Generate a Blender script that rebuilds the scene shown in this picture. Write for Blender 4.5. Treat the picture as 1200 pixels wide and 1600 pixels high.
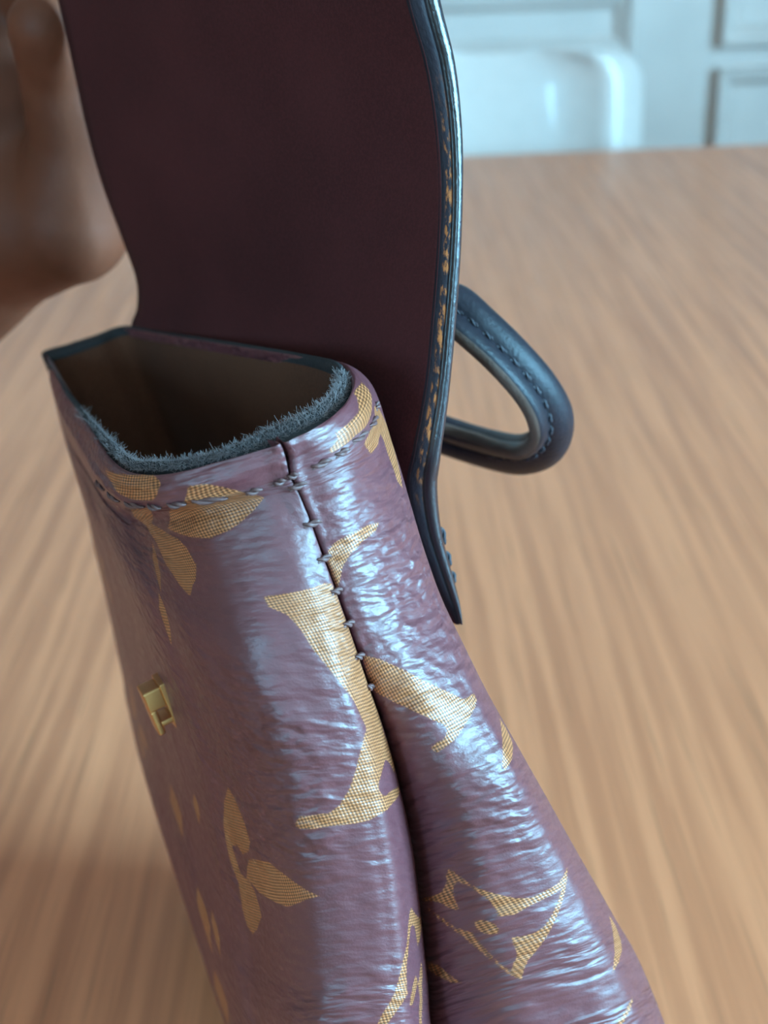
import bpy, bmesh, math, random
import numpy as np
from mathutils import Vector, Matrix

# ------------------------------------------------------------------ clearing
for o in list(bpy.data.objects):
    bpy.data.objects.remove(o, do_unlink=True)
SC = bpy.context.scene
COL = SC.collection

# ------------------------------------------------------------------ camera
TABLE_Z = 0.74
CAM_Z = 1.08980
PITCH, ROLL = math.radians(26.5), math.radians(2.3)
cam_data = bpy.data.cameras.new('camera')
cam = bpy.data.objects.new('camera', cam_data)
COL.objects.link(cam)
cam_data.sensor_fit = 'VERTICAL'
cam_data.sensor_height = 36.0
cam_data.lens = 45.0
cam_data.clip_start = 0.01
cam_data.clip_end = 60
cam.rotation_euler = (Matrix.Rotation(math.radians(90) - PITCH, 3, 'X') @ Matrix.Rotation(-ROLL, 3, 'Z')).to_euler()
cam.location = (0, 0, CAM_Z)
cam_data.dof.use_dof = True
cam_data.dof.focus_distance = 0.268
cam_data.dof.aperture_fstop = 15.0
SC.camera = cam

# ------------------------------------------------------------------ daylight
ROOM_X, ROOM_Y, ROOM_Z = (-2.6, 2.3), (-2.4, 2.7), 2.5
WINDOW_1 = ((-1.40, 0.15), (0.92, 2.36))     # glazed opening in the right-hand wall (along y, z)
FILL_WINDOW = ((-1.48, -1.10), (1.05, 2.15))     # unseen opening behind the camera, added for cool fill light (along x, z)
SKY = (0.28, 0.70, 1.0)
world = bpy.data.worlds.new('overcast_sky')
SC.world = world
world.use_nodes = True
wn = world.node_tree
wn.nodes.clear()
wo = wn.nodes.new('ShaderNodeOutputWorld')
wb = wn.nodes.new('ShaderNodeBackground')
wb.inputs['Color'].default_value = (*SKY, 1)
wb.inputs['Strength'].default_value = 48.0
wn.links.new(wb.outputs[0], wo.inputs[0])
def window_portal(name, size, loc, rot):
    d = bpy.data.lights.new(name, 'AREA'); d.shape = 'RECTANGLE'
    d.size, d.size_y = size
    d.cycles.is_portal = True
    o = bpy.data.objects.new(name, d); COL.objects.link(o)
    o.location = loc; o.rotation_euler = rot
(a, b), (c, d) = WINDOW_1
window_portal('window_portal', (b-a, d-c), (ROOM_X[1] + .02, (a+b)/2, (c+d)/2), Matrix(((0, 0, 1), (1, 0, 0), (0, 1, 0))).to_euler())
(a, b), (c, d) = FILL_WINDOW
window_portal('window_portal', (b-a, d-c), ((a+b)/2, ROOM_Y[0] - .02, (c+d)/2), Matrix(((-1, 0, 0), (0, 0, -1), (0, -1, 0))).to_euler())  # portal for the added fill opening

SC.view_settings.view_transform = 'Standard'
SC.view_settings.look = 'None'
SC.view_settings.gamma = 1.0
SC.view_settings.use_curve_mapping = False
SC.view_settings.exposure = 0.46

# ------------------------------------------------------------------ helpers
def link(o, parent=None):
    COL.objects.link(o)
    if parent is not None:
        o.parent = parent
    return o

def obj(name, verts, faces, mat, parent=None, smooth=True):
    me = bpy.data.meshes.new(name)
    me.from_pydata([tuple(map(float, v)) for v in verts], [], [tuple(map(int, f)) for f in faces])
    me.materials.append(mat)
    me.update()
    if smooth:
        me.polygons.foreach_set('use_smooth', [True] * len(me.polygons))
    return link(bpy.data.objects.new(name, me), parent)

def tag(o, label=None, cat=None, group=None, kind=None):
    if label: o['label'] = label
    if cat: o['category'] = cat
    if group: o['group'] = group
    if kind: o['kind'] = kind
    return o

def empty(name, loc):
    o = bpy.data.objects.new(name, None)
    o.empty_display_size = 0.02
    o.location = loc
    return link(o)

class MB:
    def __init__(self): self.v, self.f = [], []
    def add(self, v, f):
        n = len(self.v)
        self.v += [tuple(p) for p in v]
        self.f += [tuple(i + n for i in q) for q in f]
        return self
    def box(self, lo, hi, M=None):
        v = [Vector((x, y, z)) for x in (lo[0], hi[0]) for y in (lo[1], hi[1]) for z in (lo[2], hi[2])]
        if M is not None: v = [M @ p for p in v]
        return self.add(v, [(0,1,3,2),(4,6,7,5),(0,4,5,1),(2,3,7,6),(0,2,6,4),(1,5,7,3)])
    def build(self, name, mat, parent=None, smooth=False, bevel=0, seg=2):
        o = obj(name, self.v, self.f, mat, parent, smooth)
        bm = bmesh.new(); bm.from_mesh(o.data)
        bmesh.ops.recalc_face_normals(bm, faces=bm.faces)
        if bevel:
            bmesh.ops.bevel(bm, geom=bm.edges[:], offset=bevel, segments=seg, affect='EDGES', profile=0.5)
        bm.to_mesh(o.data); bm.free()
        if bevel:
            o.data.polygons.foreach_set('use_smooth', [True] * len(o.data.polygons))
            o.modifiers.new('weighted', 'WEIGHTED_NORMAL').keep_sharp = True
        return o

def cr(a, b, c, d, t):
    return .5 * ((2*b) + (-a+c)*t + (2*a-5*b+4*c-d)*t*t + (-a+3*b-3*c+d)*t**3)

def eval_grid(G, r, c):
    """Catmull-Rom surface through the control grid G at row r, column c."""
    nr, nc = G.shape[:2]
    r = np.clip(np.asarray(r, float), 0, nr-1); c = np.clip(np.asarray(c, float), 0, nc-1)
    i = np.minimum(r.astype(int), nr-2); j = np.minimum(c.astype(int), nc-2)
    t = (r-i)[..., None]; s = (c-j)[..., None]
    def row(k):
        k = np.clip(k, 0, nr-1)
        return cr(G[k, np.clip(j-1, 0, nc-1)], G[k, j], G[k, j+1], G[k, np.clip(j+2, 0, nc-1)], s)
    return cr(row(i-1), row(i), row(i+1), row(i+2), t)

def eval_line(Pn, t):
    Pn = np.asarray(Pn, float); n = len(Pn)
    t = np.clip(np.asarray(t, float), 0, n-1)
    i = np.minimum(t.astype(int), n-2); s = (t-i)[:, None]
    return cr(Pn[np.clip(i-1, 0, n-1)], Pn[i], Pn[i+1], Pn[np.clip(i+2, 0, n-1)], s)

def grid_faces(nr, nc, closed=False, flip=False):
    f = []
    for i in range(nr-1):
        for j in range(nc if closed else nc-1):
            k = (j+1) % nc
            q = (i*nc+j, i*nc+k, (i+1)*nc+k, (i+1)*nc+j)
            f.append(q[::-1] if flip else q)
    return f

def nrm(v):
    v = np.asarray(v, float)
    return v / np.maximum(np.linalg.norm(v, axis=-1, keepdims=True), 1e-12)

def sweep(path, radius, m_dir, b_dir, section):
    """section: closed list of (along m, along b); returns verts, faces with capped ends"""
    n, k = len(path), len(section)
    v = []
    for p, r, m, b in zip(path, radius, m_dir, b_dir):
        for x, y in section:
            v.append(p + m*x*r + b*y*r)
    f = grid_faces(n, k, closed=True)
    f.append(tuple(range(k))[::-1]); f.append(tuple(range((n-1)*k, n*k)))
    return v, f

# ------------------------------------------------------------------ materials
def mat(name):
    m = bpy.data.materials.new(name)
    m.use_nodes = True
    nt = m.node_tree
    p = nt.nodes['Principled BSDF']
    return m, nt, p

def node(nt, kind, **kw):
    n = nt.nodes.new(kind)
    for k, v in kw.items():
        if k in ('operation', 'blend_type', 'data_type', 'attribute_name', 'noise_dimensions', 'noise_type', 'wave_type',
                 'bands_direction', 'wave_profile', 'interpolation_type', 'feature', 'distance', 'attribute_type'):
            setattr(n, k, v)
        else:
            n.inputs[k].default_value = v
    return n

def mathn(nt, op, a, b=None, c=None, clamp=False):
    n = nt.nodes.new('ShaderNodeMath'); n.operation = op; n.use_clamp = clamp
    for i, x in enumerate((a, b, c)):
        if x is None: continue
        if isinstance(x, (int, float)): n.inputs[i].default_value = x
        else: nt.links.new(x, n.inputs[i])
    return n.outputs[0]

def mixc(nt, fac, a, b):
    n = nt.nodes.new('ShaderNodeMix'); n.data_type = 'RGBA'
    for s, x in ((n.inputs['Factor'], fac), (n.inputs[6], a), (n.inputs[7], b)):
        if isinstance(x, (int, float)): s.default_value = x
        elif isinstance(x, tuple): s.default_value = (*x, 1)
        else: nt.links.new(x, s)
    return n.outputs[2]

def ramp(nt, x, lo, hi, a=0.0, b=1.0):
    n = nt.nodes.new('ShaderNodeMapRange'); n.interpolation_type = 'SMOOTHSTEP'
    n.inputs['From Min'].default_value = lo; n.inputs['From Max'].default_value = hi
    n.inputs['To Min'].default_value = a; n.inputs['To Max'].default_value = b
    nt.links.new(x, n.inputs['Value'])
    return n.outputs[0]

def coords(nt, which='Object', scale=(1, 1, 1), rot=(0, 0, 0), loc=(0, 0, 0)):
    t = nt.nodes.new('ShaderNodeTexCoord')
    m = nt.nodes.new('ShaderNodeMapping')
    m.inputs['Scale'].default_value = scale; m.inputs['Rotation'].default_value = rot; m.inputs['Location'].default_value = loc
    nt.links.new(t.outputs[which], m.inputs['Vector'])
    return m.outputs[0]

def noise(nt, vec, scale=1.0, detail=2.0, rough=0.5, dist=0.0, typ='FBM'):
    n = nt.nodes.new('ShaderNodeTexNoise')
    n.noise_type = typ
    n.inputs['Scale'].default_value = scale; n.inputs['Detail'].default_value = detail
    n.inputs['Roughness'].default_value = rough; n.inputs['Distortion'].default_value = dist
    nt.links.new(vec, n.inputs['Vector'])
    return n.outputs[0]

def bump(nt, h, strength, dist, prev=None):
    n = nt.nodes.new('ShaderNodeBump')
    n.inputs['Strength'].default_value = strength; n.inputs['Distance'].default_value = dist
    nt.links.new(h, n.inputs['Height'])
    if prev is not None: nt.links.new(prev, n.inputs['Normal'])
    return n.outputs[0]

def plain(name, col, rough, metal=0.0, grain=0.0, gscale=400, coat=0.0, sheen=0.0, var=0.15, spec=0.5):
    m, nt, p = mat(name)
    v = coords(nt)
    n1 = noise(nt, v, gscale * 0.15, 3)
    nt.links.new(mixc(nt, ramp(nt, n1, 0.3, 0.7), tuple(c * (1 - var) for c in col), tuple(min(1, c * (1 + var)) for c in col)), p.inputs['Base Color'])
    p.inputs['Roughness'].default_value = rough
    p.inputs['Metallic'].default_value = metal
    p.inputs['Coat Weight'].default_value = coat
    p.inputs['Specular IOR Level'].default_value = spec
    if sheen:
        p.inputs['Sheen Weight'].default_value = sheen
        p.inputs['Sheen Roughness'].default_value = 0.4
    if grain:
        nt.links.new(bump(nt, noise(nt, v, gscale, 4, 0.6), grain, 0.001), p.inputs['Normal'])
    return m

def canvas_material():
    m, nt, p = mat('coated_canvas')
    uv = lambda s, r=(0, 0, 0), l=(0, 0, 0): coords(nt, 'UV', s, r, l)
    at = node(nt, 'ShaderNodeAttribute', attribute_name='print_distance', attribute_type='GEOMETRY')
    wob = noise(nt, uv((1500, 1500, 1)), 1, 2)
    dist = mathn(nt, 'ADD', at.outputs['Fac'], mathn(nt, 'MULTIPLY', mathn(nt, 'SUBTRACT', wob, 0.5), 0.0005))
    ink = ramp(nt, dist, 0.00016, -0.00016)
    # woven backing showing through the print
    sx = nt.nodes.new('ShaderNodeSeparateXYZ'); nt.links.new(uv((1, 1, 1), (0, 0, 0.18)), sx.inputs[0])
    wave = lambda x, pitch: mathn(nt, 'SINE', mathn(nt, 'MULTIPLY', x, 2 * math.pi / pitch))
    wu, wv = wave(sx.outputs[0], 0.00074), wave(sx.outputs[1], 0.00074)
    dots = ramp(nt, mathn(nt, 'ADD', wu, wv), -1.0, 1.2)
    weave = mathn(nt, 'MULTIPLY', mathn(nt, 'ADD', wu, wv), 0.25)
    patch = noise(nt, uv((220, 90, 1)), 1, 3)
    gold = mixc(nt, dots, (0.16, 0.052, 0.020), mixc(nt, patch, (0.54, 0.165, 0.058), (0.70, 0.255, 0.105)))
    brown = mixc(nt, noise(nt, uv((60, 60, 1)), 1, 3), (0.128, 0.034, 0.040), (0.165, 0.047, 0.055))
    nt.links.new(mixc(nt, ink, brown, gold), p.inputs['Base Color'])
    # creases across the roll, stretched along the girth
    c1 = noise(nt, uv((165, 380, 1), (0, 0, 0.12)), 1, 1.5, 0.45, 0.1)
    c2 = noise(nt, uv((80, 240, 1), (0, 0, 0.02), (3.1, 7.7, 0)), 1, 1, 0.5, 0.1)
    where = ramp(nt, noise(nt, uv((25, 22, 1), (0, 0, 0), (1.3, 0.4, 0)), 1, 1), 0.36, 0.60, 0.30, 1.0)
    h = mathn(nt, 'ADD', c1, mathn(nt, 'MULTIPLY', c2, 0.7))
    h = mathn(nt, 'MULTIPLY', h, where)
    b = bump(nt, h, 0.8, 0.0023)
    pebble = noise(nt, uv((1500, 1900, 1)), 1, 4, 0.6)
    b = bump(nt, pebble, 0.30, 0.00035, b)
    b = bump(nt, mathn(nt, 'MULTIPLY', weave, ink), 0.35, 0.0003, b)
    nt.links.new(b, p.inputs['Normal'])
    nt.links.new(ramp(nt, noise(nt, uv((500, 500, 1)), 1, 2), 0.3, 0.7, 0.36, 0.46), p.inputs['Roughness'])
    p.inputs['Specular IOR Level'].default_value = 0.72
    p.inputs['Coat Weight'].default_value = 0.08
    p.inputs['Coat Roughness'].default_value = 0.35
    return m

def edge_material():
    """black edge paint, rubbed through to tan leather along the inner corner"""
    m, nt, p = mat('edge_paint')
    t = nt.nodes.new('ShaderNodeTexCoord')
    sx = nt.nodes.new('ShaderNodeSeparateXYZ'); nt.links.new(t.outputs['UV'], sx.inputs[0])
    vec = coords(nt, 'UV', (6, 260, 1))
    n1 = noise(nt, vec, 1, 4, 0.65)
    band = mathn(nt, 'MULTIPLY', ramp(nt, sx.outputs[0], 0.10, 0.20), ramp(nt, sx.outputs[0], 0.44, 0.34))
    along = mathn(nt, 'MULTIPLY', ramp(nt, sx.outputs[1], 0.045, 0.075), ramp(nt, sx.outputs[1], 0.150, 0.125))
    worn = mathn(nt, 'MULTIPLY', mathn(nt, 'MULTIPLY', band, along), ramp(nt, n1, 0.47, 0.60))
    base = mixc(nt, noise(nt, coords(nt, 'UV', (4, 90, 1)), 1, 3), (0.008, 0.005, 0.009), (0.022, 0.011, 0.016))
    nt.links.new(mixc(nt, worn, base, (0.42, 0.115, 0.028)), p.inputs['Base Color'])
    painted = ramp(nt, sx.outputs[0], 0.40, 0.47)            # the paint covers the edge; the inner margin is bare burnished leather
    nt.links.new(mathn(nt, 'ADD', mathn(nt, 'MULTIPLY', painted, -0.32), ramp(nt, n1, 0.3, 0.7, 0.58, 0.72)), p.inputs['Roughness'])
    nt.links.new(mathn(nt, 'ADD', mathn(nt, 'MULTIPLY', painted, 0.45), 0.25), p.inputs['Specular IOR Level'])
    nt.links.new(mathn(nt, 'MULTIPLY', painted, 0.4), p.inputs['Coat Weight'])
    p.inputs['Coat Roughness'].default_value = 0.16
    nt.links.new(bump(nt, noise(nt, coords(nt, 'UV', (5, 380, 1)), 1, 4, 0.6), 0.35, 0.0008), p.inputs['Normal'])
    return m

def suede_material(name, a, b, sheen):
    m, nt, p = mat(name)
    v = coords(nt)
    n1 = noise(nt, v, 22, 3)
    n2 = noise(nt, v, 1400, 3, 0.7)
    c = mixc(nt, ramp(nt, n1, 0.35, 0.65), a, b)
    c = mixc(nt, mathn(nt, 'MULTIPLY', ramp(nt, n2, 0.35, 0.7), 0.35), c, tuple(x * 1.7 for x in b))
    nt.links.new(c, p.inputs['Base Color'])
    p.inputs['Roughness'].default_value = 0.85
    p.inputs['Specular IOR Level'].default_value = 0.25
    p.inputs['Sheen Weight'].default_value = sheen
    p.inputs['Sheen Roughness'].default_value = 0.5
    nt.links.new(bump(nt, n2, 0.25, 0.0004), p.inputs['Normal'])
    return m

def wood_material():
    m, nt, p = mat('oiled_oak')
    GR = math.radians(-17)
    big = coords(nt, 'Object', (7.0, 0.9, 1), (0, 0, -GR))
    warp = noise(nt, big, 1.0, 3, 0.5)
    v1 = coords(nt, 'Object', (120, 3.0, 1), (0, 0, -GR))
    va = nt.nodes.new('ShaderNodeVectorMath'); va.operation = 'MULTIPLY_ADD'
    nt.links.new(warp, va.inputs[0]); va.inputs[1].default_value = (4.5, 0.6, 0); nt.links.new(v1, va.inputs[2])
    streak = noise(nt, va.outputs[0], 1.0, 5, 0.62)
    fine = noise(nt, coords(nt, 'Object', (420, 9, 1), (0, 0, -GR)), 1.0, 3, 0.6)
    cloud = noise(nt, coords(nt, 'Object', (3.5, 1.4, 1), (0, 0, -GR)), 1.0, 2)
    base = mixc(nt, ramp(nt, streak, 0.36, 0.63), (0.60, 0.182, 0.081), (0.84, 0.276, 0.126))
    base = mixc(nt, ramp(nt, cloud, 0.35, 0.7, 0.0, 0.55), base, (0.72, 0.235, 0.108))
    base = mixc(nt, ramp(nt, fine, 0.58, 0.75, 0.0, 0.45), base, (0.20, 0.080, 0.036))
    # a few small knots
    vk = node(nt, 'ShaderNodeTexVoronoi', feature='F1'); vk.inputs['Scale'].default_value = 1.0
    nt.links.new(coords(nt, 'Object', (4.2, 2.2, 1), (0, 0, -GR), (0.37, 0.21, 0)), vk.inputs['Vector'])
    knot = ramp(nt, vk.outputs['Distance'], 0.075, 0.02)
    base = mixc(nt, mathn(nt, 'MULTIPLY', knot, 0.6), base, (0.22, 0.075, 0.03))
    nt.links.new(base, p.inputs['Base Color'])
    nt.links.new(ramp(nt, fine, 0.3, 0.7, 0.34, 0.46), p.inputs['Roughness'])
    p.inputs['Coat Weight'].default_value = 0.18
    p.inputs['Coat Roughness'].default_value = 0.16
    p.inputs['Specular IOR Level'].default_value = 0.38
    nt.links.new(bump(nt, fine, 0.12, 0.0006), p.inputs['Normal'])
    return m

def skin_material():
    m, nt, p = mat('skin')
    v = coords(nt)
    n1 = noise(nt, v, 30, 3)
    nt.links.new(mixc(nt, ramp(nt, n1, 0.3, 0.7), (0.13, 0.032, 0.014), (0.18, 0.048, 0.023)), p.inputs['Base Color'])
    p.inputs['Roughness'].default_value = 0.6
    p.inputs['Specular IOR Level'].default_value = 0.3
    p.inputs['Subsurface Weight'].default_value = 0.15
    p.inputs['Subsurface Radius'].default_value = (0.012, 0.004, 0.002)
    p.inputs['Subsurface Scale'].default_value = 0.5
    nt.links.new(bump(nt, noise(nt, v, 500, 4, 0.6), 0.25, 0.0006), p.inputs['Normal'])
    return m

M_CANVAS = canvas_material()
M_EDGE = edge_material()
M_FLAP = suede_material('flap_suede', (0.050, 0.009, 0.010), (0.068, 0.013, 0.014), 0.0)
M_LINING = suede_material('lining_suede', (0.085, 0.026, 0.013), (0.12, 0.040, 0.020), 0.03)
M_FELT = suede_material('felt', (0.020, 0.018, 0.020), (0.036, 0.033, 0.036), 0.0)
M_FIBRE = plain('felt_fibre', (0.25, 0.19, 0.19), 0.7)
M_LEATHER = plain('black_leather', (0.016, 0.013, 0.019), 0.46, grain=0.25, gscale=900, spec=0.3)
M_RAW = plain('raw_leather_edge', (0.11, 0.062, 0.048), 0.6, grain=0.3, gscale=900)
M_THREAD = plain('waxed_thread', (0.15, 0.070, 0.066), 0.40, gscale=2500, grain=0.2)
M_DARKTHREAD = plain('dark_thread', (0.035, 0.03, 0.04), 0.5, gscale=2500, grain=0.2)
M_GOLD = plain('gilt_metal', (0.80, 0.46, 0.20), 0.30, metal=1.0, var=0.06)
M_WOOD = wood_material()
M_SKIN = skin_material()
M_PLASTIC = plain('white_plastic', (0.66, 0.53, 0.48), 0.30, var=0.02, coat=0.2)
M_PAINT = plain('white_paint', (0.74, 0.60, 0.55), 0.45, var=0.03, gscale=60)
M_WALL = plain('wall_plaster', (0.50, 0.36, 0.28), 0.8, var=0.04, gscale=40)
M_DARK = plain('terracotta_plaster', (0.34, 0.16, 0.09), 0.8, var=0.05, gscale=40)
M_FLOOR = plain('floor_boards', (0.25, 0.14, 0.075), 0.5, var=0.25, gscale=30)
M_CEIL = plain('ceiling_plaster', (0.56, 0.43, 0.36), 0.85, var=0.02, gscale=30)

# ------------------------------------------------------------------ room shell
X0, X1 = ROOM_X; Y0, Y1 = ROOM_Y; Z1 = ROOM_Z
def structure(o): o['kind'] = 'structure'; return o
structure(MB().box((X0-.2, Y0-.2, -.1), (X1+.2, Y1+.2, 0)).build('floor', M_FLOOR))
structure(MB().box((X0-.2, Y0-.2, Z1), (X1+.2, Y1+.2, Z1+.1)).build('ceiling', M_CEIL))
structure(MB().box((X0-.2, Y0, 0), (X0, Y1, Z1)).build('wall_left', M_DARK))
(a, b), (c, d) = WINDOW_1
wr = MB().box((X1, Y0, 0), (X1+.2, Y1, c)).box((X1, Y0, d), (X1+.2, Y1, Z1))
structure(wr.box((X1, Y0, c), (X1+.2, a, d)).box((X1, b, c), (X1+.2, Y1, d)).build('wall_right', M_WALL))
t = .05
fr = MB().box((X1+.06, a, c), (X1+.12, b, c+t)).box((X1+.06, a, d-t), (X1+.12, b, d))
for yy in (a, (a+b)/2 - t/2, b - t): fr.box((X1+.06, yy, c+t), (X1+.12, yy+t, d-t))
structure(fr.build('window_1', M_PAINT))
(a, b), (c, d) = FILL_WINDOW
wr = MB().box((X0-.2, Y0-.2, 0), (X1+.2, Y0, c)).box((X0-.2, Y0-.2, d), (X1+.2, Y0, Z1))
structure(wr.box((X0-.2, Y0-.2, c), (a, Y0, d)).box((b, Y0-.2, c), (X1+.2, Y0, d)).build('wall_front', M_WALL))
fr = MB().box((a, Y0-.12, c), (b, Y0-.06, c+t)).box((a, Y0-.12, d-t), (b, Y0-.06, d))
for xx in (a, b - t): fr.box((xx, Y0-.12, c+t), (xx+t, Y0-.06, d-t))
structure(fr.build('fill_window', M_PAINT))  # frame of the opening added for fill light
wallb = structure(MB().box((X0-.2, Y1, 0), (X1+.2, Y1+.2, Z1)).build('wall_back', M_PAINT))

def moulding(x0, x1, z0, z1):
    """raised, mitred panel frame planted on the back wall"""
    prof = [(0, 0), (0.0005, .028), (.003, .033), (.010, .033), (.014, .020), (.021, .020), (.029, .013), (.036, .004), (.038, 0)]
    v = []
    for dd, hh in prof:
        for x, z in ((x0+dd, z0+dd), (x1-dd, z0+dd), (x1-dd, z1-dd), (x0+dd, z1-dd)):
            v.append((x, Y1 - hh, z))
    f = grid_faces(len(prof), 4, closed=True)
    return MB().add(v, f).build('panel_moulding', M_PAINT, wallb)
moulding(-0.40, 0.531, 0.747, 0.873)
moulding(-0.40, 0.531, 0.10, 0.707)
moulding(0.705, 1.55, 0.757, 1.90)
moulding(0.705, 1.55, 0.10, 0.716)
moulding(-1.60, -0.57, 0.10, 0.707)
moulding(-1.60, -0.57, 0.747, 0.873)
moulding(-1.60, -0.57, 0.915, 1.90)
moulding(-0.40, 0.531, 0.915, 1.90)

# ------------------------------------------------------------------ table
tab = tag(empty('table', (0, 0.92, 0)), 'wooden dining table with a warm brown lengthwise grain, under the handbag', 'table')
TY0, TY1, TXH = -0.88, 0.868, 1.15
v = []
top = MB().box((-TXH, TY0, TABLE_Z - .032), (TXH, TY1, TABLE_Z)).build('tabletop', M_WOOD, tab, bevel=.006, seg=3)
for sx in (-1, 1):
    for yy in (TY0 + .12, TY1 - .12):
        lg = []
        for z, w in ((0, .022), (TABLE_Z - .032, .034)):
            cx = sx * (TXH - .14)
            lg += [(cx-w, yy-w, z), (cx+w, yy-w, z), (cx+w, yy+w, z), (cx-w, yy+w, z)]
        MB().add(lg, [(3,2,1,0),(4,5,6,7),(0,1,5,4),(1,2,6,5),(2,3,7,6),(3,0,4,7)]).build('leg', M_WOOD, tab, bevel=.004)
ap = MB()
for yy in (TY0 + .12, TY1 - .12): ap.box((-TXH+.18, yy-.012, TABLE_Z-.11), (TXH-.18, yy+.012, TABLE_Z-.032))
for sx in (-1, 1): ap.box((sx*(TXH-.14)-.012, TY0+.16, TABLE_Z-.11), (sx*(TXH-.14)+.012, TY1-.16, TABLE_Z-.032))
ap.build('apron', M_WOOD, tab)

# ------------------------------------------------------------------ chair
CX = 0.183
chair = tag(empty('chair', (CX, 1.80, 0)), 'white moulded plastic chair behind the far edge of the table', 'chair')
prof = [(.20, .843), (.200, .838), (.196, .80), (.185, .72), (.170, .62), (.150, .53), (.115, .475), (.05, .452), (-.05, .447), (-.17, .452), (-.22, .462), (-.235, .456)]
ts = np.linspace(0, len(prof)-1, 90)
pl = eval_line([(0, a, b) for a, b in prof], ts)
arc = np.r_[0, np.cumsum(np.linalg.norm(np.diff(pl, axis=0), axis=1))]
us = np.linspace(-1, 1, 49); vv = []
Rc = .050
for q, s in zip(pl, arc):
    e = min(s, arc[-1] - s)
    w = .225 - (Rc - math.sqrt(max(0, Rc**2 - (Rc - min(e, Rc))**2)))
    back = max(0, min(1, (q[2] - .47) / .15))
    for u in us:
        a = abs(u); bend = (min(a, .76)/.76)**2.2 - (.9*((a-.76)/.24)**2 if a > .76 else 0)
        vv.append((u*w, q[1] - back*.040*bend, q[2] + (1-back)*.03*abs(u)**2.6 + (.004*(1-u*u) if s < .03 else 0)))
sh = obj('chair_shell', vv, grid_faces(len(pl), len(us)), M_PLASTIC, chair)
sm = sh.modifiers.new('thickness', 'SOLIDIFY'); sm.thickness = .010; sm.offset = 0
bv = sh.modifiers.new('rim', 'BEVEL'); bv.width = .003; bv.segments = 2; bv.limit_method = 'ANGLE'
for sx in (-1, 1):
    for y_t, y_b in ((-.13, -.20), (.07, .20)):
        path = np.array([(sx*(.13 + .07*s), y_t + (y_b-y_t)*s, .452*(1-s)) for s in np.linspace(0, 1, 8)])
        n = len(path)
        v, f = sweep(path, [.011]*n, [np.array([1., 0, 0])]*n, [np.array([0, 1., 0])]*n, [(math.cos(a), math.sin(a)) for a in np.linspace(0, 2*math.pi, 12, endpoint=False)])
        obj('leg', v, f, M_WOOD, chair)

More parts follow.
